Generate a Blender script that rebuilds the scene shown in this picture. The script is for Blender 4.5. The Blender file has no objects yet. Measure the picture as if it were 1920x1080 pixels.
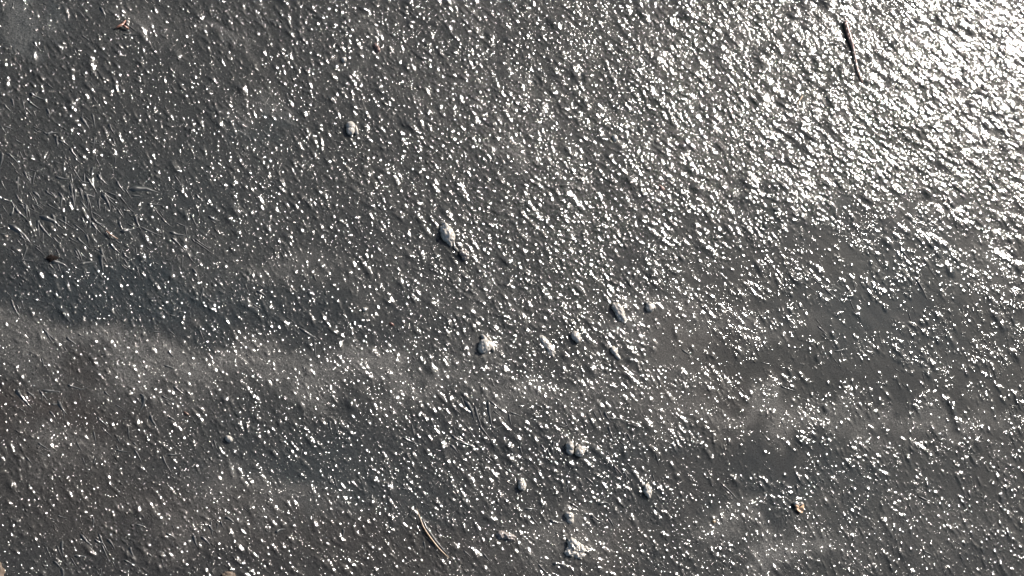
import bpy, bmesh, math, random
import numpy as np
from mathutils import Vector, Matrix, noise as mnoise

random.seed(7)
rng = np.random.default_rng(7)
sc = bpy.context.scene
COL = sc.collection

# ------------------------------------------------------------------ camera
TILT = math.radians(32.0)
HFOV = math.radians(21.0)
az = math.radians(36.0)                      # heading of the camera over the ice
u = Vector((math.cos(az), math.sin(az), 0))
axis = Vector((0, 0, -1)).cross(u)
R = Matrix.Rotation(TILT, 3, axis)
fwd = R @ Vector((0, 0, -1))
DIST = 0.96 / math.tan(HFOV / 2)             # one photo pixel is about 1 mm in the middle
cam_d = bpy.data.cameras.new('camera')
cam = bpy.data.objects.new('camera', cam_d)
COL.objects.link(cam)
CAM = -fwd * DIST
cam.matrix_world = Matrix.Translation(CAM) @ R.to_4x4()
cam_d.sensor_width = 36
cam_d.lens = 18 / math.tan(HFOV / 2)
cam_d.clip_start = 0.05
cam_d.clip_end = 400
sc.camera = cam


def ray(px, py):
    t = math.tan(HFOV / 2)
    return (R @ Vector(((px - 960) / 960 * t, (540 - py) / 960 * t, -1))).normalized()


def gp(px, py, z=0.0):
    """point on the ice under a photograph pixel"""
    d = ray(px, py)
    s = (z - CAM.z) / d.z
    return CAM + d * s


# ------------------------------------------------------------------ sun, sky, exposure
m = ray(2280, -375)                          # where the sun's mirror image would lie on flat ice
sun_dir = Vector((m.x, m.y, -m.z))           # towards the sun
elev = math.asin(sun_dir.z)
s_az = math.atan2(sun_dir.x, sun_dir.y)
sun_d = bpy.data.lights.new('sun', 'SUN')
sun_d.energy = 5.0
sun_d.angle = math.radians(0.5)
sun_d.color = (1.0, 0.93, 0.855)
sun = bpy.data.objects.new('sun', sun_d)
COL.objects.link(sun)
sun.rotation_euler = (-sun_dir).to_track_quat('-Z', 'Y').to_euler()
sun.location = (3, 3, 6)

w = bpy.data.worlds.new('World')
sc.world = w
w.use_nodes = True
nt = w.node_tree
bg = nt.nodes['Background']
sky = nt.nodes.new('ShaderNodeTexSky')
sky.sky_type = 'NISHITA'
sky.sun_disc = False
sky.sun_elevation = elev
sky.sun_rotation = s_az
sky.air_density = 1.0
sky.dust_density = 1.6
sky.ozone_density = 0.5
nt.links.new(sky.outputs[0], bg.inputs[0])
bg.inputs[1].default_value = 0.058
sc.view_settings.view_transform = 'Standard'
sc.view_settings.look = 'None'
sc.view_settings.gamma = 1
sc.view_settings.use_curve_mapping = False
sc.view_settings.exposure = 1.4


# ------------------------------------------------------------------ helpers
def tag(o, label=None, cat=None, group=None, kind=None):
    for k, v in (('label', label), ('category', cat), ('group', group), ('kind', kind)):
        if v:
            o[k] = v
    return o


def add_obj(name, me, parent=None, mat=None):
    o = bpy.data.objects.new(name, me)
    COL.objects.link(o)
    if parent:
        o.parent = parent
    if mat and me:
        me.materials.append(mat)
    return o


def empty(name, loc):
    o = bpy.data.objects.new(name, None)
    COL.objects.link(o)
    o.empty_display_size = 0.01
    o.location = loc
    return o


def new_mat(name):
    mt = bpy.data.materials.new(name)
    mt.use_nodes = True
    t = mt.node_tree
    return mt, t, t.nodes['Principled BSDF']


def N(t, typ, **kw):
    n = t.nodes.new(typ)
    for k, v in kw.items():
        setattr(n, k, v)
    return n


def setin(n, **kw):
    for k, v in kw.items():
        n.inputs[k.replace('_', ' ')].default_value = v


def mathn(t, op, a, b=None, clamp=False):
    n = t.nodes.new('ShaderNodeMath')
    n.operation = op
    n.use_clamp = clamp
    for i, v in enumerate((a, b)):
        if v is None:
            continue
        if isinstance(v, (int, float)):
            n.inputs[i].default_value = v
        else:
            t.links.new(v, n.inputs[i])
    return n.outputs[0]


def mixc(t, fac, a, b, typ='MIX'):
    n = t.nodes.new('ShaderNodeMix')
    n.data_type = 'RGBA'
    n.blend_type = typ
    for i, v in ((0, fac), (6, a), (7, b)):
        if isinstance(v, (int, float)):
            n.inputs[i].default_value = v
        elif isinstance(v, tuple):
            n.inputs[i].default_value = (*v, 1)
        else:
            t.links.new(v, n.inputs[i])
    return n.outputs[2]


# ------------------------------------------------------------------ the ice sheet: relief as one height field
STEP = 0.00165
cs = [gp(x, y) for x, y in ((0, 0), (1920, 0), (1920, 1080), (0, 1080))]
X0, X1 = min(c.x for c in cs) - 0.04, max(c.x for c in cs) + 0.04
Y0, Y1 = min(c.y for c in cs) - 0.04, max(c.y for c in cs) + 0.04
nx, ny = int((X1 - X0) / STEP), int((Y1 - Y0) / STEP)
xs = X0 + np.arange(nx) * STEP
ys = Y0 + np.arange(ny) * STEP
GX, GY = np.meshgrid(xs, ys)
# photograph pixel above every grid point: only used to know WHERE patches of ice differ
Rt = np.array(R.transposed())
P = np.stack([GX - CAM.x, GY - CAM.y, np.full_like(GX, -CAM.z)], -1) @ Rt.T
tt = math.tan(HFOV / 2)
PX = 960 + 960 * P[..., 0] / -P[..., 2] / tt
PY = 540 - 960 * P[..., 1] / -P[..., 2] / tt
del P

kx = np.fft.rfftfreq(nx, STEP)
ky = np.fft.fftfreq(ny, STEP)
KX, KY = np.meshgrid(kx, ky)


def fnoise(wl, ang=0.0, stretch=1.0, band=0.6):
    """band-passed noise, wavelength wl (m) across, stretched along the direction ang"""
    a = KX * math.cos(ang) + KY * math.sin(ang)      # along
    b = -KX * math.sin(ang) + KY * math.cos(ang)     # across
    k = np.sqrt((a * stretch) ** 2 + b ** 2) * wl + 1e-9
    f = np.exp(-(np.log(k) / band) ** 2)
    n = np.fft.irfft2(np.fft.rfft2(rng.standard_normal((ny, nx))) * f, s=(ny, nx))
    return (n / n.std()).astype(np.float32)


def sstep(a, b, x):
    t = np.clip((x - a) / (b - a), 0, 1)
    return t * t * (3 - 2 * t)


warpx = fnoise(0.16) * 26 + fnoise(0.05) * 9
warpy = fnoise(0.16) * 18 + fnoise(0.05) * 7
WX, WY = PX + warpx, PY + warpy


def blob(cx, cy, rx, ry, rot=0.0, amp=1.0):
    c, s = math.cos(math.radians(rot)), math.sin(math.radians(rot))
    dx, dy = WX - cx, WY - cy
    q = ((dx * c + dy * s) / rx) ** 2 + ((-dx * s + dy * c) / ry) ** 2
    return amp * np.exp(-q * 1.1)


def field(lst):
    f = np.zeros_like(GX, dtype=np.float32)
    for b in lst:
        f = 1 - (1 - f) * (1 - np.clip(blob(*b), 0, 0.98))
    return f


SMOOTH = field([
    (1650, 600, 105, 48, 15, .95), (1560, 405, 75, 26, 10, .85), (1770, 425, 70, 24, 20, .8), (1500, 460, 60, 22, 10, .7), (1400, 480, 60, 22, 0, .6), (1600, 500, 70, 24, 20, .7),
    (1740, 722, 200, 32, 5, .95), (1305, 430, 28, 22, 0, .9), (1262, 640, 44, 60, 20, .75), (1340, 530, 80, 22, 8, .7), (1560, 690, 50, 20, 10, .7),
    (1450, 862, 75, 40, 0, .9), (1300, 850, 60, 60, 0, .7), (1300, 940, 70, 40, 0, .6), (1420, 950, 60, 30, 0, .6),
    (1800, 520, 60, 30, 20, .6), (1500, 640, 90, 50, 0, .65), (1150, 500, 30, 14, 20, .5), (1400, 700, 90, 60, 10, .6),
    (15, 385, 40, 22, 0, .95), (70, 208, 24, 13, 20, .95), (62, 300, 26, 14, 0, .8), (205, 335, 24, 18, 0, .8),
    (338, 432, 34, 16, 20, .9), (55, 395, 26, 16, 0, .8), (95, 425, 30, 14, 20, .8), (30, 35, 46, 24, 0, .7),
    (240, 22, 50, 20, 0, .6), (770, 50, 40, 14, 20, .5), (870, 220, 40, 14, 20, .5), (320, 195, 60, 16, 20, .5),
    (640, 520, 130, 70, 20, .5), (700, 270, 70, 22, 30, .5), (650, 590, 90, 40, 10, .5), (920, 750, 46, 20, 45, .6),
    (1520, 180, 28, 12, 20, .6), (1790, 215, 46, 20, 40, .6), (1670, 60, 26, 12, 40, .5), (1040, 200, 30, 12, 30, .4),
    (1110, 1010, 60, 22, 20, .5), (1330, 110, 18, 10, 0, .4)])
FROST = field([
    (90, 640, 190, 36, 3, .5), (330, 672, 250, 38, 8, .6), (300, 700, 110, 30, 0, .5), (600, 690, 200, 36, 3, .6),
    (730, 702, 90, 26, 0, .75), (1000, 735, 140, 30, 0, .75), (860, 690, 90, 30, 0, .4), (1330, 605, 200, 22, 3, .5),
    (1460, 775, 180, 32, 3, .75), (1750, 792, 170, 28, 3, .55), (1460, 1022, 90, 36, 5, .95), (1400, 985, 70, 30, 0, .5),
    (1060, 1010, 110, 60, 0, .5), (50, 42, 60, 26, 20, .55), (240, 35, 60, 22, 10, .5), (410, 80, 70, 20, 30, .5),
    (510, 215, 50, 26, 30, .4), (955, 292, 26, 26, 0, .6), (470, 925, 150, 34, 5, .45), (120, 850, 120, 30, 0, .35),
    (340, 985, 160, 30, 5, .3), (560, 500, 180, 26, 3, .35), (1260, 690, 60, 120, 0, .35), (700, 75, 40, 20, 30, .4),
    (1150, 590, 60, 20, 0, .5), (340, 760, 80, 30, 0, .3), (1700, 1000, 200, 60, 0, .2), (870, 560, 160, 22, 5, .25)])
BROWN = field([
    (120, 900, 330, 190, 10, .35), (420, 1010, 300, 110, 5, .3), (60, 760, 180, 60, 0, .6), (1280, 620, 60, 50, 0, .35),
    (1350, 760, 120, 90, 20, .4), (800, 1000, 300, 120, 0, .35), (1295, 905, 90, 60, 0, .5), (1140, 1030, 60, 40, 0, .4)])
BLUE = field([
    (1650, 600, 160, 90, 15, .8), (1700, 460, 200, 60, 20, .5), (300, 560, 340, 50, 6, .8), (740, 930, 260, 50, 10, .5),
    (1500, 900, 200, 60, 0, .5), (60, 40, 80, 30, 0, .8), (500, 240, 60, 30, 0, .6), (300, 380, 220, 100, 0, .3),
    (1200, 880, 120, 60, 0, .4), (560, 860, 200, 60, 0, .5)])
DARK = field([(300, 580, 330, 50, 6, .4), (1640, 610, 150, 60, 10, .5), (1720, 725, 190, 30, 5, .6), (30, 500, 120, 40, 0, .5),
              (850, 840, 330, 60, 8, .5), (1470, 870, 90, 50, 0, .6), (750, 480, 120, 60, 30, .3), (300, 1060, 330, 40, 0, .4),
              (1200, 940, 140, 60, 0, .4), (650, 600, 120, 40, 0, .4), (1560, 405, 120, 40, 0, .4), (1700, 1060, 260, 40, 0, .3)])
SMOOTH = sstep(.30, .62, SMOOTH + .17 * fnoise(0.035) + .15 * fnoise(0.014))
rough_amt = 1 - SMOOTH
# relief wanders: clear patches and thick patches
patch = fnoise(0.11) * .6 + fnoise(0.04) * .5 + fnoise(0.02) * .35
right = sstep(1080, 1500, PX) * sstep(330, 520, PY) * (1 - .45 * sstep(820, 1000, PY))
clump = sstep(-.35, .35, patch + .3 * fnoise(.012))
relief = rough_amt * (1 - right * .75 * (1 - clump)) * (.55 + .45 * sstep(-1.4, .8, patch))

# direction of the wind-blown texture (image turned to ground, downwards to the right)
streaks = []
H = np.zeros_like(GX, dtype=np.float32)


def gdir(px, py, deg):
    a, b = gp(px, py), gp(px + 10 * math.cos(math.radians(deg)), py + 10 * math.sin(math.radians(deg)))
    return math.atan2(b.y - a.y, b.x - a.x)


wsteep = sstep(300, 1100, 600 + (960 - PX) * .8 + (PY - 400) * .5)
a1, a2, a3 = gdir(1200, 200, 38), gdir(900, 600, 50), gdir(1500, 800, 60)
wA = sstep(900, 200, PY) * sstep(500, 1100, PX)
wC = sstep(1100, 1600, PX) * sstep(300, 700, PY)
wB = np.clip(1 - wA - wC, 0, 1)
for wl, st, amp in ((0.040, 3.0, .00010), (0.017, 2.4, .000040), (0.0085, 1.9, .000016)):
    H += amp * (wA * (1.7 if wl > .03 else 1.2) * fnoise(wl, a1, st) + wB * fnoise(wl, a2, st) + wC * fnoise(wl, a3, st))
H += .00022 * fnoise(0.22) + .0001 * fnoise(0.07)
H += .00002 * fnoise(0.0065)
Hbig = .0003 * fnoise(0.3)
H = H * (.28 + .72 * relief) + Hbig

# frozen beads and short ridges, pressed into the height field one by one
del warpx, warpy, WX, WY


def to_px(x, y):
    i, j = min(max(int((x - X0) / STEP), 0), nx - 1), min(max(int((y - Y0) / STEP), 0), ny - 1)
    return i, j


def bumpit(x, y, sa, sb, ang, amp, power=1.0):
    r = 2.4 * max(sa, sb)
    i0, i1 = int((x - r - X0) / STEP), int((x + r - X0) / STEP) + 2
    j0, j1 = int((y - r - Y0) / STEP), int((y + r - Y0) / STEP) + 2
    if i0 < 0 or j0 < 0 or i1 > nx or j1 > ny:
        return
    dx = xs[i0:i1][None, :] - x
    dy = ys[j0:j1][:, None] - y
    c, s = math.cos(ang), math.sin(ang)
    q = ((dx * c + dy * s) / sa) ** 2 + ((-dx * s + dy * c) / sb) ** 2
    H[j0:j1, i0:i1] += amp * np.exp(-.5 * q ** power)


NB = 66000
bx = rng.uniform(X0, X1, NB)
by = rng.uniform(Y0, Y1, NB)
for x, y in zip(bx, by):
    i, j = to_px(x, y)
    px, py = PX[j, i], PY[j, i]
    if not (-40 < px < 1960 and -40 < py < 1120):
        continue
    if rng.random() > (relief[j, i] * 1.1 + .02) * (.62 + .38 * wA[j, i]):
        continue
    s = min(max(.00120 * math.exp(rng.normal(0.0, .45)), .0009), .006)
    el = min(1.15 + abs(rng.normal(0, 1.1)), .008 / s)
    base = float(wA[j, i] * a1 + wB[j, i] * a2 + wC[j, i] * a3)
    bumpit(x, y, s * el, s, base + rng.normal(0, .28), s * min(.65, (.35 - .13 * wA[j, i]) * math.exp(rng.normal(0, .65))))

for px_, py_, r_, h_ in ((658, 243, 14, 3.0), (838, 440, 20, 4.0), (868, 480, 9, 2.0), (908, 648, 18, 3.5), (1078, 634, 12, 3.0),
                         (1160, 588, 17, 3.5), (1217, 578, 13, 2.5), (1027, 650, 11, 2.0), (1150, 660, 10, 2.0), (1066, 842, 12, 2.5),
                         (1084, 848, 12, 2.5), (977, 912, 11, 2.5), (1065, 972, 14, 3.0), (1078, 1030, 24, 4.0), (1212, 922, 12, 2.5),
                         (428, 824, 7, 1.5), (955, 1005, 15, 2.0)):
    g_ = gp(px_, py_)
    bumpit(g_.x, g_.y, r_ * .001 * 1.25, r_ * .001, math.radians(-50), h_ * .001 * .45)

# outer rows: the sheet goes on, plain, far past the picture
ext = np.array([.01, .03, .07, .15, .3, .6, 1.2, 2.5, 5, 10, 20, 40])
ex = np.concatenate([X0 - ext[::-1], xs, xs[-1] + ext])
ey = np.concatenate([Y0 - ext[::-1], ys, ys[-1] + ext])
ne = len(ext)


def padf(a):
    return np.pad(a, ne, mode='edge')


edge = np.minimum.reduce([GX - X0, xs[-1] - GX, GY - Y0, ys[-1] - GY])
Hz = np.zeros((ny + 2 * ne, nx + 2 * ne), np.float32)
Hz[ne:-ne, ne:-ne] = H * sstep(0, .02, edge)
EX, EY = np.meshgrid(ex, ey)
NXX, NYY = len(ex), len(ey)
co = np.stack([EX, EY, Hz], -1).astype(np.float32).reshape(-1, 3)
idx = np.arange(NXX * NYY, dtype=np.int32).reshape(NYY, NXX)
quads = np.stack([idx[:-1, :-1], idx[:-1, 1:], idx[1:, 1:], idx[1:, :-1]], -1).reshape(-1)
me = bpy.data.meshes.new('ice')
me.vertices.add(len(co))
me.vertices.foreach_set('co', co.reshape(-1))
nf = len(quads) // 4
me.loops.add(len(quads))
me.loops.foreach_set('vertex_index', quads)
me.polygons.add(nf)
me.polygons.foreach_set('loop_start', np.arange(0, nf * 4, 4, dtype=np.int32))
me.polygons.foreach_set('use_smooth', np.ones(nf, dtype=bool))
me.update(calc_edges=True)
for nm, chans in (('patches', (FROST, BROWN, BLUE, DARK)), ('relief', (relief, relief, relief, relief))):
    at = me.attributes.new(nm, 'BYTE_COLOR', 'POINT')
    dat = np.stack([padf(c) for c in chans], -1).astype(np.float32).reshape(-1)
    at.data.foreach_set('color', dat)


def zat(x, y):
    i, j = to_px(x, y)
    return float(Hz[j + ne, i + ne])


# ------------------------------------------------------------------ materials
def frozen_bump(t, scale_k=1.0, amt=None, streak=True):
    """fine grain of refrozen ice: two sizes of bead-like relief"""
    tc = N(t, 'ShaderNodeTexCoord')
    mp = N(t, 'ShaderNodeMapping')
    mp.vector_type = 'TEXTURE'
    mp.inputs['Rotation'].default_value = (0, 0, a2)
    mp.inputs['Scale'].default_value = (1.7, 1, 1) if streak else (1, 1, 1)
    t.links.new(tc.outputs['Object'], mp.inputs['Vector'])
    n1 = N(t, 'ShaderNodeTexNoise')
    setin(n1, Scale=230 * scale_k, Detail=2.5, Roughness=.6)
    t.links.new(mp.outputs[0], n1.inputs['Vector'])
    h = mathn(t, 'MULTIPLY', n1.outputs[0], .36)
    for sc_, hh, pw in ((150, 1.45, 4.5), (290, .85, 3.6), (480, .36, 2.4)):
        v = N(t, 'ShaderNodeTexVoronoi')
        setin(v, Scale=sc_ * scale_k, Randomness=1.0)
        t.links.new(mp.outputs[0], v.inputs['Vector'])
        sp = N(t, 'ShaderNodeSeparateColor')
        t.links.new(v.outputs['Color'], sp.inputs[0])
        # one bead in each cell, its height random, many cells nearly flat
        d = mathn(t, 'MULTIPLY', v.outputs['Distance'], 2.5)
        d = mathn(t, 'SUBTRACT', 1.0, mathn(t, 'MULTIPLY', d, d), True)
        d = mathn(t, 'MULTIPLY', mathn(t, 'MULTIPLY', d, d), mathn(t, 'POWER', sp.outputs[0], pw))
        h = mathn(t, 'ADD', h, mathn(t, 'MULTIPLY', d, hh))
    if amt is not None:
        h = mathn(t, 'MULTIPLY', h, amt)
    return tc, mp, h


ice, t, b = new_mat('ice')
at1 = N(t, 'ShaderNodeAttribute', attribute_name='patches')
at2 = N(t, 'ShaderNodeAttribute', attribute_name='relief')
sep = N(t, 'ShaderNodeSeparateColor')
t.links.new(at1.outputs['Color'], sep.inputs[0])
sep2 = N(t, 'ShaderNodeSeparateColor')
t.links.new(at2.outputs['Color'], sep2.inputs[0])
fr, br, bl, dk, rl = sep.outputs[0], sep.outputs[1], sep.outputs[2], at1.outputs['Alpha'], sep2.outputs[0]
amt = mathn(t, 'ADD', mathn(t, 'MULTIPLY', mathn(t, 'POWER', rl, 1.3), .9), .05)
tc, mp, h = frozen_bump(t, 1.0, amt)
bump = N(t, 'ShaderNodeBump')
setin(bump, Strength=1.0, Distance=.00105)
t.links.new(h, bump.inputs['Height'])
# colour of the ice body
big = N(t, 'ShaderNodeTexNoise')
setin(big, Scale=9, Detail=5, Roughness=.6)
t.links.new(tc.outputs['Object'], big.inputs['Vector'])
fine = N(t, 'ShaderNodeTexNoise')
setin(fine, Scale=420, Detail=3, Roughness=.75)
t.links.new(tc.outputs['Object'], fine.inputs['Vector'])
c = mixc(t, big.outputs[0], (.0080, .0088, .0089), (.0138, .0141, .0130))
c = mixc(t, mathn(t, 'MULTIPLY', br, .8), c, (.0155, .0125, .0105))
c = mixc(t, mathn(t, 'MULTIPLY', bl, .5), c, (.007, .0115, .0135))
c = mixc(t, mathn(t, 'MULTIPLY', dk, .8), c, (.0045, .0055, .0062))
frm = mathn(t, 'MULTIPLY', fr, mathn(t, 'ADD', mathn(t, 'MULTIPLY', fine.outputs[0], 2.2), -.6, True), True)
c = mixc(t, mathn(t, 'MULTIPLY', frm, .8), c, (.090, .087, .082))
# bubbles and grit held in the ice: a speckle of paler and darker grains
gr = N(t, 'ShaderNodeTexNoise')
setin(gr, Scale=330, Detail=4, Roughness=.8)
t.links.new(tc.outputs['Object'], gr.inputs['Vector'])
gm = N(t, 'ShaderNodeMapRange')
setin(gm, From_Min=.36, From_Max=.66, To_Min=.45, To_Max=2.3)
t.links.new(gr.outputs[0], gm.inputs[0])
vm = N(t, 'ShaderNodeVectorMath', operation='SCALE')
t.links.new(c, vm.inputs[0])
t.links.new(gm.outputs[0], vm.inputs['Scale'])
t.links.new(vm.outputs[0], b.inputs['Base Color'])
b.inputs['Roughness'].default_value = .30
b.inputs['Specular IOR Level'].default_value = .010
b.inputs['IOR'].default_value = 1.31
b.inputs['Coat Weight'].default_value = 1.0
b.inputs['Coat Roughness'].default_value = .076
b.inputs['Coat IOR'].default_value = 1.31
t.links.new(bump.outputs[0], b.inputs['Normal'])
t.links.new(bump.outputs[0], b.inputs['Coat Normal'])

lump_ice, t, b = new_mat('milky_ice')
tc, mp, h = frozen_bump(t, .9, None, False)
bump = N(t, 'ShaderNodeBump')
setin(bump, Strength=1.0, Distance=.0012)
t.links.new(h, bump.inputs['Height'])
nn = N(t, 'ShaderNodeTexNoise')
setin(nn, Scale=120, Detail=4, Roughness=.6)
t.links.new(tc.outputs['Object'], nn.inputs['Vector'])
c = mixc(t, nn.outputs[0], (.17, .157, .138), (.39, .36, .315))
t.links.new(c, b.inputs['Base Color'])
setin(b, Roughness=.45, IOR=1.31, Subsurface_Weight=.5, Subsurface_Scale=.004)
b.inputs['Subsurface Radius'].default_value = (1, 1, 1)
b.inputs['Coat Weight'].default_value = 1
b.inputs['Coat Roughness'].default_value = .12
t.links.new(bump.outputs[0], b.inputs['Normal'])
t.links.new(bump.outputs[0], b.inputs['Coat Normal'])


def plant_mat(name, c1, c2, rough=.5, coat=.5, scale=160):
    mt, t, b = new_mat(name)
    tc = N(t, 'ShaderNodeTexCoord')
    n = N(t, 'ShaderNodeTexNoise')
    setin(n, Scale=scale, Detail=4, Roughness=.65)
    t.links.new(tc.outputs['Object'], n.inputs['Vector'])
    r = N(t, 'ShaderNodeValToRGB')
    r.color_ramp.elements[0].position, r.color_ramp.elements[1].position = .35, .65
    r.color_ramp.elements[0].color, r.color_ramp.elements[1].color = (*c1, 1), (*c2, 1)
    t.links.new(n.outputs[0], r.inputs[0])
    t.links.new(r.outputs[0], b.inputs['Base Color'])
    bp = N(t, 'ShaderNodeBump')
    setin(bp, Distance=.0006, Strength=1.0)
    t.links.new(n.outputs[0], bp.inputs['Height'])
    t.links.new(bp.outputs[0], b.inputs['Normal'])
    setin(b, Roughness=rough)
    b.inputs['Coat Weight'].default_value = coat
    b.inputs['Coat Roughness'].default_value = .25
    return mt


bark = plant_mat('twig_bark', (.08, .042, .034), (.22, .13, .10))
straw = plant_mat('dry_straw', (.15, .10, .05), (.27, .20, .12), .5, .4)
leafm = plant_mat('dry_leaf', (.30, .17, .09), (.55, .38, .24), .6, .2, 90)
rust = plant_mat('rust_brown_plant', (.07, .022, .012), (.17, .07, .04), .5, .6)
orange = plant_mat('orange_needle', (.11, .05, .028), (.18, .10, .06))
black = plant_mat('dark_debris', (.002, .0015, .001), (.008, .004, .003), .9, 0)
black.node_tree.nodes['Principled BSDF'].inputs['Specular IOR Level'].default_value = .1
pink = plant_mat('frosted_brown', (.06, .045, .037), (.17, .145, .13), .5, .8, 260)
soil = plant_mat('brown_soil', (.035, .024, .015), (.09, .065, .045), .9, .1)

# ------------------------------------------------------------------ the ice sheet object
ice_o = add_obj('ice', me, None, ice)
tag(ice_o, 'dark grey frozen sheet with rough refrozen surface glittering in the sun', None, None, 'structure')


# ------------------------------------------------------------------ needle crystals frozen on the sheet (parts of it)
def needle_mesh(name, seed, nseg=11):
    """a long ridge crystal, length 1 along x, rounded crest, low ends, slightly bowed"""
    rr = random.Random(seed)
    bow = rr.uniform(-.05, .05)
    head = rr.uniform(.12, .35)
    vs, fs = [], []
    prof = (-1, -.62, -.25, 0.12, .5, 1)
    hz = (-.35, .40, .92, 1.0, .55, -.35)
    for k in range(nseg + 1):
        s = k / nseg
        wv = (s / head) ** .5 if s < head else ((1 - s) / (1 - head)) ** .8
        wv = max(wv, .04) * (1 + rr.uniform(-.16, .16))
        cy = bow * math.sin(s * math.pi) * 1.0 + rr.uniform(-.006, .006)
        for a_, z_ in zip(prof, hz):
            hd = 1 + .9 * math.exp(-((s - head * .6) / .07) ** 2)
            vs.append((s - .5, cy + a_ * wv * .060 * hd ** .7, z_ * wv * .034 * hd - .003))
    L = len(prof)
    for k in range(nseg):
        for q in range(L - 1):
            fs.append((k * L + q, (k + 1) * L + q, (k + 1) * L + q + 1, k * L + q + 1))
    m_ = bpy.data.meshes.new(name)
    m_.from_pydata(vs, [], fs)
    for p in m_.polygons:
        p.use_smooth = True
    m_.materials.append(needle_ice)
    return m_


needle_ice, t, b = new_mat('needle_ice')
b.inputs['Base Color'].default_value = (.022, .023, .022, 1)
setin(b, Roughness=.42, IOR=1.31)
b.inputs['Coat Weight'].default_value = 1
b.inputs['Coat Roughness'].default_value = .08
b.inputs['Coat IOR'].default_value = 1.31
tcn = N(t, 'ShaderNodeTexCoord')
nn = N(t, 'ShaderNodeTexNoise')
setin(nn, Scale=9, Detail=3)
bp = N(t, 'ShaderNodeBump')
setin(bp, Distance=.0002, Strength=1)
t.links.new(tcn.outputs['Object'], nn.inputs['Vector'])
t.links.new(nn.outputs[0], bp.inputs['Height'])
t.links.new(bp.outputs[0], b.inputs['Coat Normal'])

protos = [needle_mesh('ice_needle', s) for s in range(9)]
rn = random.Random(21)
spots = []
# fans and lone needles read off the photograph: x0, y0, x1, y1
for x0, y0, x1, y1 in ((15, 420, 58, 458), (68, 412, 102, 452), (73, 405, 118, 430), (26, 388, 50, 410), (20, 405, 26, 380),
                       (47, 385, 50, 410), (60, 365, 75, 395), (71, 412, 74, 446), (0, 400, 6, 415), (12, 285, 38, 312),
                       (44, 280, 48, 292), (118, 300, 128, 312), (136, 315, 160, 350), (133, 325, 137, 350), (160, 330, 184, 365),
                       (186, 320, 187, 344), (193, 335, 195, 352), (190, 360, 218, 376), (190, 362, 207, 395), (186, 370, 188, 398),
                       (170, 397, 194, 412), (178, 403, 192, 414), (0, 438, 28, 442), (30, 448, 44, 464), (45, 455, 52, 475),
                       (95, 470, 102, 484), (105, 466, 113, 480), (128, 356, 128, 340), (84, 356, 104, 370), (92, 360, 104, 372),
                       (262, 425, 308, 445), (318, 435, 355, 442), (330, 418, 355, 428), (360, 450, 403, 480), (365, 448, 395, 468),
                       (357, 400, 372, 430), (320, 445, 340, 465), (270, 440, 282, 462), (240, 355, 300, 362), (200, 360, 235, 372),
                       (253, 405, 266, 435), (560, 615, 600, 640), (565, 620, 592, 637), (589, 640, 592, 672), (60, 560, 84, 566),
                       (480, 545, 500, 558), (20, 560, 40, 600), (30, 570, 36, 586), (80, 616, 106, 640), (86, 620, 100, 644),
                       (78, 732, 118, 736), (79, 732, 78, 755), (30, 730, 60, 765), (108, 750, 126, 778), (92, 770, 106, 790),
                       (190, 800, 212, 820), (870, 750, 890, 790), (890, 760, 905, 805), (915, 750, 925, 808), (897, 795, 922, 828),
                       (915, 750, 945, 775), (925, 770, 950, 790), (935, 765, 950, 776), (925, 808, 945, 798), (845, 815, 875, 830),
                       (860, 830, 895, 842), (772, 795, 778, 820), (755, 820, 790, 835), (850, 800, 856, 820), (990, 860, 1010, 880),
                       (1005, 855, 1012, 880), (1025, 840, 1035, 865), (1165, 880, 1182, 905), (1150, 870, 1160, 890),
                       (1175, 868, 1185, 880), (1060, 1010, 1085, 1025), (185, 1000, 205, 1040), (190, 1020, 205, 1055),
                       (200, 1010, 215, 1030), (243, 1025, 255, 1055), (150, 1000, 175, 1025), (310, 1000, 330, 1012),
                       (395, 975, 400, 1010), (1715, 520, 1740, 565), (1740, 500, 1760, 530), (1690, 470, 1720, 500), (1640, 480, 1660, 510),
                       (1840, 525, 1856, 560), (1600, 420, 1620, 455), (1545, 540, 1575, 565), (1505, 530, 1530, 548), (1520, 520, 1570, 548),
                       (1350, 905, 1385, 940), (1360, 920, 1380, 936), (1430, 870, 1450, 885), (1720, 930, 1760, 950), (803, 575, 812, 598)):
    spots.append((x0, y0, x1, y1))
zones = ((0, 180, 220, 330, 60, .75), (0, 320, 240, 500, 110, .9), (200, 320, 400, 500, 30, .7), (0, 500, 600, 690, 36, .6), (0, 720, 330, 860, 44, .8),
         (300, 760, 700, 1000, 20, .6), (60, 960, 420, 1075, 30, .7), (840, 740, 1240, 900, 44, .8), (700, 900, 1150, 1070, 36, .7),
         (1250, 380, 1800, 760, 40, .8), (1650, 600, 1910, 1050, 24, .7), (0, 0, 250, 200, 16, .8), (1450, 150, 1900, 350, 16, .7))
for zx0, zy0, zx1, zy1, cnt, sp in zones:
    for k in range(cnt):
        x, y = rn.uniform(zx0, zx1), rn.uniform(zy0, zy1)
        L = rn.uniform(14, 42) * sp
        an = math.radians(rn.gauss(54, 24) if rn.random() < .86 else rn.uniform(-20, 110))
        spots.append((x, y, x + L * math.cos(an), y + L * math.sin(an)))
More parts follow.
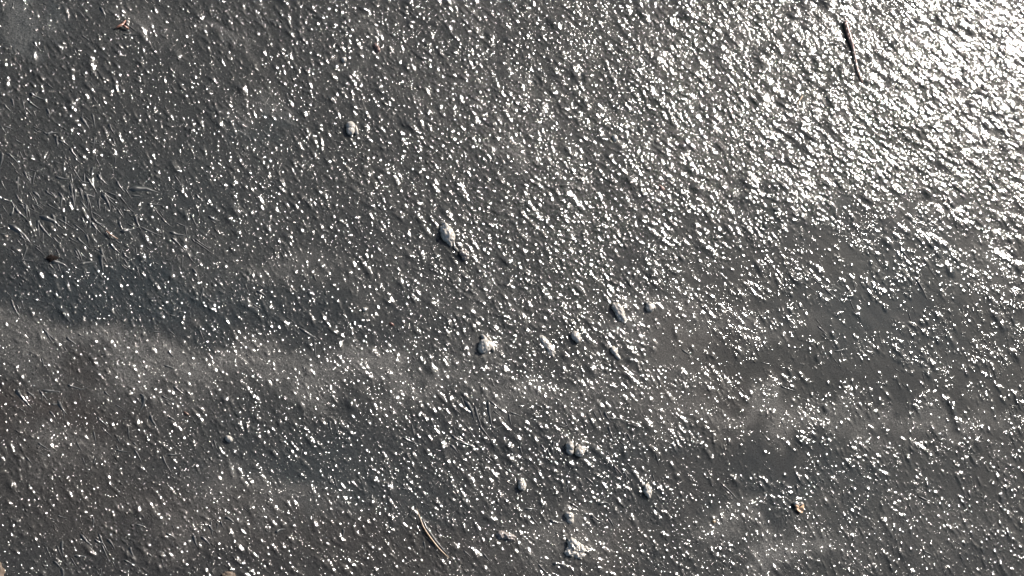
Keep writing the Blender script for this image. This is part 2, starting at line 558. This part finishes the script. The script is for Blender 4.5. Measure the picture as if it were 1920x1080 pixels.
for k, (x0, y0, x1, y1) in enumerate(spots):
    a_, b_ = gp(x0, y0), gp(x1, y1)
    mid = (a_ + b_) / 2
    L = (b_ - a_).length
    o = bpy.data.objects.new('ice_needle', protos[k % 9])
    COL.objects.link(o)
    o.parent = ice_o
    o.location = (mid.x, mid.y, (zat(a_.x, a_.y) + zat(b_.x, b_.y) + zat(mid.x, mid.y)) / 3 + .0006)
    slope = math.atan2(zat(b_.x, b_.y) - zat(a_.x, a_.y), L)
    o.rotation_euler = (0, -slope, math.atan2(b_.y - a_.y, b_.x - a_.x))
    wid = rn.choice((.6, .8, 1.0, 1.3, 1.8)) * (.6 if x0 > 1200 else 1.25) * min(1.0, .030 / L + .25)
    o.scale = (L, L * wid, L * wid * 1.1)


# ------------------------------------------------------------------ lumps of milky ice
def lump_mesh(name, lobes, seed, sub=4, rough=.22, mat=None):
    """one skin over a cluster of lobes (x, y, z, rx, ry, rz, turn), metres, about the lump's base"""
    bm = bmesh.new()
    off = Vector((seed * 3.1, seed * 1.7, 0))
    for (x, y, z, rx, ry, rz, tn) in lobes:
        r0 = bmesh.ops.create_icosphere(bm, subdivisions=sub, radius=1)
        c_, s_ = math.cos(tn), math.sin(tn)
        for v in r0['verts']:
            p = v.co.copy()
            d = 1 + rough * 1.3 * mnoise.noise(p * 1.5 + off) + rough * 1.0 * mnoise.noise(p * 3.6 + off) + rough * .6 * mnoise.noise(p * 8 + off)
            p = p * d
            p = Vector((p.x * rx, p.y * ry, p.z * rz))
            v.co = Vector((p.x * c_ - p.y * s_ + x, p.x * s_ + p.y * c_ + y, p.z + z))
    for f in bm.faces:
        f.smooth = True
    m_ = bpy.data.meshes.new(name)
    bm.to_mesh(m_)
    bm.free()
    if mat:
        m_.materials.append(mat)
    return m_


MM = .001


def lump(px, py, lobes, label, seed, rough=.16, mat=None, name='ice_lump', cat='ice lump', extra=None, group='pale ice lumps on the ice'):
    p = gp(px, py)
    z = zat(p.x, p.y)
    ls = [(x * MM, y * MM, zz * MM, rx * MM, ry * MM, rz * MM, math.radians(tn)) for (x, y, zz, rx, ry, rz, tn) in lobes]
    if extra:
        root = empty(name, (p.x, p.y, z))
        tag(root, label, cat, group)
        add_obj('lump_body', lump_mesh('lump_body', ls, seed, 4, rough, mat or lump_ice), root)
        for nm, el, mt in extra:
            es = [(x * MM, y * MM, zz * MM, rx * MM, ry * MM, rz * MM, math.radians(tn)) for (x, y, zz, rx, ry, rz, tn) in el]
            add_obj(nm, lump_mesh(nm, es, seed + 5, 3, rough, mt or lump_ice), root)
        return root
    o = add_obj(name, lump_mesh(name, ls, seed, 4, rough, mat or lump_ice))
    o.location = (p.x, p.y, z)
    return tag(o, label, cat, group)


# offsets in mm: x to the right of the photograph, y up
lump(658, 243, [(-2, 5, 3, 8.5, 9, 8, 20), (-3, -4, 3, 8, 9, 7, 0)],
     'smooth pale ice lump with a fin at its side, highest in the photo', 1, .10,
     extra=[('fin', [(8, -1, 2, 3.5, 10, 6, 12)], None)])
lump(838, 440, [(-2, 0, 4, 12, 17, 10, 25), (0, -8, 3, 9, 10, 7, 0), (-4, 12, 4, 5, 10, 7, 32), (4, -16, 1, 3, 8, 4, 10)],
     'largest white ice lump, pear shaped, left of the frosted brown clump', 2, .2,
     extra=[('icy_tail', [(12, -8, 1, 1.8, 9, 3, -14), (12, -20, 1, 1.5, 8, 2.5, 8), (16, -28, 1, 2, 5, 2.5, 45)], None)])
lump(908, 648, [(-1, -2, 4, 12, 12, 10, 30), (-5, -7, 3, 10, 10, 8, 0), (-1, 12, 2, 4, 9, 5, 35)],
     'big rounded grey ice lump with a dark rim beneath it', 3, .15,
     extra=[('fin', [(13, 1, 1, 4, 14, 4, 18), (9, 12, 1, 3, 6, 4, 30)], None)])
lump(1078, 634, [(0, 3, 3, 9, 10, 7, 30), (3, -4, 4, 6, 6, 6, 0)],
     'small ice lump ending in a round clear drop, right of the big grey lump', 4, .12)
lump(1158, 585, [(-1, 5, 3, 9, 14, 7, 40), (3, -4, 3, 9, 12, 6, 20), (8, -12, 1, 6, 8, 4, 30)],
     'long whitish ice lump leaning down to the right, above the brownish clear patch', 5, .22)
lump(1217, 578, [(0, 1, 2, 9, 9, 7, 0), (2, 5, 2, 12, 5, 6, -35)],
     'domed ice lump with a bright crescent rim beside the long whitish lump', 6, .12)
lump(1027, 650, [(-5, 8, 0, 6, 12, 4, 38), (5, -5, 0, 6.5, 13, 4, 35)],
     'narrow icy ridge lump between the big grey lump and the clear drop', 7, .45)
lump(1150, 660, [(0, 2, 2, 7, 8, 5, 20), (6, -8, 1, 4, 9, 4, 38)],
     'low translucent ice lump with a slanting tail under the long whitish lump', 8, .2)
lump(1066, 842, [(0, 4, 4, 7, 9, 8, 12), (1, -4, 2, 7, 7, 5, 0)],
     'left one of two ice lumps standing side by side in the lower middle', 9, .15)
lump(1084, 848, [(0, 0, 4, 9, 10, 8, 0), (-1, 9, 3, 5, 4, 5, -30)],
     'right one of two ice lumps standing side by side in the lower middle', 10, .16)
lump(977, 912, [(0, 0, 3, 8, 9, 7, 0), (0, 8, 2, 6, 5, 5, 0)],
     'small round ice lump with a glittering top, lower left of the paired lumps', 11, .2)
lump(1065, 972, [(1, 4, 3, 9, 6, 7, -25), (3, -3, 1, 7, 7, 5, 0)],
     'ice lump with a dazzling curved crest near the bottom edge', 12, .16)
lump(1072, 1028, [(0, 4, 4, 10, 12, 8, 20), (14, -2, 3, 9, 8, 6, -20), (-6, -8, 2, 10, 8, 5, 0), (12, -12, 1, 10, 8, 5, 0), (26, -2, 2, 6, 5, 5, 0)],
     'widest crusty ice lump, ragged and grey, lowest in the photo', 13, .38)
lump(1212, 922, [(0, 0, 3, 7, 11, 6, 15), (4, 6, 1, 4, 9, 4, 20)],
     'pale upright ice lump right of centre in the lower part, beside clear dark ice', 14, .25)
lump(428, 824, [(0, 0, 2, 7, 5, 6, -30)],
     'lone tiny bright ice lump in the lower left', 16, .12)
lump(644, 113, [(0, 0, 2, 5, 5, 5, 0)],
     'tiny round white ice lump near the top, above the finned lump', 18, .15)
lump(1152, 260, [(0, 0, 2, 5, 7, 5, 20)],
     'tiny white ice lump in the glitter above the middle', 19, .15)
lump(683, 581, [(0, 0, 2, 4, 4, 4, 0)],
     'tiny dark-edged ice bead left of the middle', 20, .12)


# ------------------------------------------------------------------ bits of plants
def tube_mesh(name, pts, radii, mat, sides=8, jitter=0.0, seed=0, flat=1.0):
    rr = random.Random(seed)
    bm = bmesh.new()
    rings = []
    n = len(pts)
    for i, p in enumerate(pts):
        d = (pts[min(i + 1, n - 1)] - pts[max(i - 1, 0)]).normalized()
        s = d.cross(Vector((0, 0, 1))).normalized()
        upv = s.cross(d)
        ring = []
        for k in range(sides):
            a = 2 * math.pi * k / sides
            r_ = radii[i] * (1 + rr.uniform(-jitter, jitter))
            ring.append(bm.verts.new(p + s * math.cos(a) * r_ + upv * math.sin(a) * r_ * flat))
        rings.append(ring)
    for i in range(n - 1):
        for k in range(sides):
            bm.faces.new((rings[i][k], rings[i][(k + 1) % sides], rings[i + 1][(k + 1) % sides], rings[i + 1][k]))
    bm.faces.new(rings[0])
    bm.faces.new(rings[-1][::-1])
    bmesh.ops.recalc_face_normals(bm, faces=bm.faces)
    for f in bm.faces:
        f.smooth = True
    m_ = bpy.data.meshes.new(name)
    bm.to_mesh(m_)
    bm.free()
    m_.materials.append(mat)
    return m_


def curve_pts(pix, n, zs, origin):
    """smooth path through photograph pixels laid on the ice; zs heights along it (m)"""
    out = []
    m_ = len(pix) - 1
    P_ = [Vector((*p, 0)) for p in pix]
    for i in range(n):
        s = i / (n - 1) * m_
        k = min(int(s), m_ - 1)
        f = s - k
        p0, p1, p2, p3 = P_[max(k - 1, 0)], P_[k], P_[k + 1], P_[min(k + 2, m_)]
        q = .5 * ((2 * p1) + (p2 - p0) * f + (2 * p0 - 5 * p1 + 4 * p2 - p3) * f * f + (3 * p1 - p0 - 3 * p2 + p3) * f ** 3)
        zz = float(np.interp(i / (n - 1), np.linspace(0, 1, len(zs)), zs))
        w_ = gp(q.x, q.y, zz)
        out.append(Vector((w_.x, w_.y, zz)) - origin)
    return out


def root_at(px, py):
    p = gp(px, py)
    return Vector((p.x, p.y, 0))


# the dark twig
o0 = root_at(1600, 100)
tw = empty('twig', o0)
tag(tw, 'dark reddish brown twig with a thicker scaly upper end lying in the bright glitter', 'twig')
pts = curve_pts([(1585, 40), (1592, 66), (1598, 84), (1604, 112), (1609, 135), (1617, 155)], 30, [.0045, .004, .005, .004, .004, .002], o0)
rad = [.0038 + .0008 * math.sin(i / 12 * math.pi) if i < 12 else .0025 - .0013 * (i - 12) / 18 for i in range(30)]
add_obj('stem', tube_mesh('stem', pts, rad, bark, 9, .14, 3), tw)
for k in range(7):
    i = 1 + k
    base = pts[i]
    side = Vector((1, .35, 0)) if k % 2 else Vector((-1, -.2, 0))
    q = [base + side * .0020, base + side * .0042 + Vector((.0008, -.002, .0026)), base + side * .0044 + Vector((.001, -.0075, .0016))]
    add_obj('bud_scale', tube_mesh('bud_scale', q, [.0018, .0015, .0005], bark, 6, .1, k), tw)
# the long pale straw
o0 = root_at(812, 1000)
st = empty('grass_straw', o0)
tag(st, 'long thin tan grass straw curving down to the right near the bottom edge', 'straw')
pts = curve_pts([(781, 954), (788, 972), (796, 991), (812, 1014), (827, 1032), (842, 1046)], 34, [.004, .005, .006, .005, .005, .004], o0)
add_obj('stem', tube_mesh('stem', pts, [.0005 + .0007 * math.sin(math.pi * i / 33) for i in range(34)], straw, 7, .06, 4, .7), st)
pts = [p + Vector((.0035, .0030, -.001)) for p in pts[6:31]]
add_obj('ice_glaze', tube_mesh('ice_glaze', pts, [.0004 + .0026 * math.sin(math.pi * i / 24) ** .8 for i in range(25)], lump_ice if False else needle_ice, 8, .25, 9, .7), st)

# short pale stalk
o0 = root_at(1500, 188)
s2 = add_obj('straw_bit', tube_mesh('straw_bit', curve_pts([(1505, 180), (1500, 187), (1495, 196)], 8, [.006, .006, .004], o0),
                                    [.0010] * 8, straw, 7, .05, 2))
s2.location = o0
tag(s2, 'short pale straw bit among bright glints left of the dark twig', 'straw')
o0 = root_at(210, 440)
s3 = add_obj('orange_needle', tube_mesh('orange_needle', curve_pts([(199, 433), (205, 438), (212, 443), (221, 448)], 12, [.004, .005, .005, .003], o0),
                                        [.0007, .0011, .0014, .0015, .0016, .0016, .0015, .0014, .0012, .001, .0008, .0005], orange, 7, .1, 5))
s3.location = o0
tag(s3, 'slim orange brown conifer needle lying near the left edge', 'needle')


def flake(name, outline, origin, thick, mat, label, cat, zlift=.003, fold=0.0, group=None, peak=None, seed=1):
    """solid chip: outline in photo pixels, curled surface with thickness"""
    rr = random.Random(seed)
    cx = sum(p[0] for p in outline) / len(outline)
    cy = sum(p[1] for p in outline) / len(outline)
    pk = peak or (cx, cy)
    bm = bmesh.new()
    rings = []
    dense = []
    for i in range(len(outline)):
        a_, b_ = outline[i], outline[(i + 1) % len(outline)]
        for k in range(3):
            f = k / 3
            dense.append((a_[0] + (b_[0] - a_[0]) * f + rr.uniform(-.5, .5), a_[1] + (b_[1] - a_[1]) * f + rr.uniform(-.5, .5)))
    for (f, zf) in ((1.0, 0), (.72, .55), (.38, .85)):
        ring = []
        for (x, y) in dense:
            w_ = gp(pk[0] + (x - pk[0]) * f, pk[1] + (y - pk[1]) * f)
            z = zlift + fold * zf + rr.uniform(-.0003, .0003)
            ring.append(bm.verts.new((w_.x - origin.x, w_.y - origin.y, z)))
        rings.append(ring)
    w_ = gp(*pk)
    top = bm.verts.new((w_.x - origin.x, w_.y - origin.y, zlift + fold))
    n = len(dense)
    for r_ in range(2):
        for k in range(n):
            bm.faces.new((rings[r_][k], rings[r_][(k + 1) % n], rings[r_ + 1][(k + 1) % n], rings[r_ + 1][k]))
    for k in range(n):
        bm.faces.new((rings[2][k], rings[2][(k + 1) % n], top))
    bmesh.ops.recalc_face_normals(bm, faces=bm.faces)
    if sum(f.normal.z for f in bm.faces) < 0:
        bmesh.ops.reverse_faces(bm, faces=bm.faces)
    bmesh.ops.solidify(bm, geom=bm.faces[:], thickness=thick)
    m_ = bpy.data.meshes.new(name)
    bm.to_mesh(m_)
    bm.free()
    m_.materials.append(mat)
    o = add_obj(name, m_)
    return o


# folded dry leaf chip, lower right
o0 = root_at(1497, 955)
lf = empty('leaf_fragment', o0)
tag(lf, 'folded tan leaf fragment with a white icy cap in the lower right', 'leaf fragment')
for nm, outl, pk, fo in (('leaf_blade', [(1504, 946), (1503, 961), (1494, 954)], (1501, 953), .004),
                         ('leaf_blade', [(1494, 954), (1503, 961), (1500, 964), (1490, 956)], (1496, 958), -.001),
                         ('leaf_blade', [(1486, 946), (1495, 951), (1494, 955), (1488, 952)], (1490, 950), .002)):
    o = flake(nm, outl, o0, .0008, leafm, None, None, .007, fo, peak=pk)
    o.parent = lf
o = add_obj('icy_cap', lump_mesh('icy_cap', [(-.007, .009, .006, .006, .004, .004, -.4), (.005, .010, .005, .004, .0035, .003, 0)], 31, 3, .2, lump_ice), lf)

# rust brown forked bit, top left
o0 = root_at(232, 47)
rb = empty('plant_fragment', o0)
tag(rb, 'rust brown forked plant fragment in the upper left', 'plant fragment')
for nm, pix, r0 in (('stalk', [(217, 53), (223, 49), (229, 46), (235, 40)], .0022), ('stalk', [(229, 46), (235, 50), (241, 54)], .0020),
                    ('stalk', [(229, 46), (231, 43), (236, 38)], .0014)):
    pts = curve_pts(pix, 12, [.003, .006, .006, .003], o0)
    add_obj(nm, tube_mesh(nm, pts, [r0 * (.5 + .6 * math.sin(math.pi * (i + .5) / 12)) for i in range(12)], rust, 7, .2, 7), rb)
add_obj('ice_bead', lump_mesh('ice_bead', [(.007, .005, .004, .003, .004, .003, .3), (.006, 0, .004, .002, .004, .002, .7)], 33, 3, .1, lump_ice), rb)

# black chip at the left
o0 = root_at(97, 484)
dk_o = flake('dark_debris', [(85, 486), (89, 480), (94, 478), (101, 480), (106, 481), (110, 484), (103, 489), (96, 491), (93, 493), (91, 489)],
             o0, .0018, black, None, None, .003, .003, seed=5)
dk_o.location = o0
tag(dk_o, 'black ragged flake of debris lying near the left edge', 'debris')

# frosted brown clump at the end of the pear-shaped lump's tail
lump(869, 480, [(-4, 3, 3, 5, 6, 5, 30), (2, 0, 3, 5, 7, 5, 20), (5, 5, 2, 3, 7, 4, 35), (1, -5, 2, 6, 4, 4, 0)],
     'pinkish brown frosted clump at the tail of the largest white lump', 40, .5, pink, 'frosted_clump', 'plant clump', group=None)
lump(706, 90, [(-2, 2, 2, 3, 5, 4, 40), (2, -4, 2, 3, 5, 3, 20)],
     'small dark brown clump frozen in near the top, left of the dense glitter', 41, .5, bark, 'plant_clump', 'plant clump', group=None)
lump(734, 608, [(0, 0, 1, 4.5, 2, 2.5, -30)], 'small reddish brown seed husk left of the middle', 42, .3, rust, 'seed_husk', 'seed husk', group=None)
lump(349, 775, [(0, 0, 1, 5, 1.8, 2.5, -35)], 'small brown seed husk in the lower left above the tiny bright lump', 43, .3, orange, 'seed_husk', 'seed husk', group=None)
lump(1338, 978, [(0, 0, 1.5, 3.5, 3, 2, 30)], 'pale seed on clear ice in the lower right, left of the tan leaf', 44, .15, straw, 'seed', 'seed', group=None)
lump(-4, 1072, [(0, 0, 1, 10, 16, 6, 0)], 'brown clod cut off by the bottom left corner', 45, .3, soil, 'soil_clod', 'clod', group=None)
lump(428, 1082, [(0, 0, 1, 12, 9, 5, 0)], 'brown clod cut off by the bottom edge left of the straw', 46, .3, soil, 'soil_clod', 'clod', group=None)
lump(953, 1007, [(0, 0, 2, 12, 6, 4, -15), (-14, 3, 1, 8, 7, 4, 0)], 'crusty pinkish frosted clump near the bottom, right of the straw', 47, .5, pink, 'frosted_clump', 'plant clump', group=None)
lump(1240, 352, [(0, 0, 1, 6, 3, 3, -30)], 'tiny dark crumb lying in the glitter right of the middle', 48, .4, bark, 'dark_crumb', 'crumb', group=None)
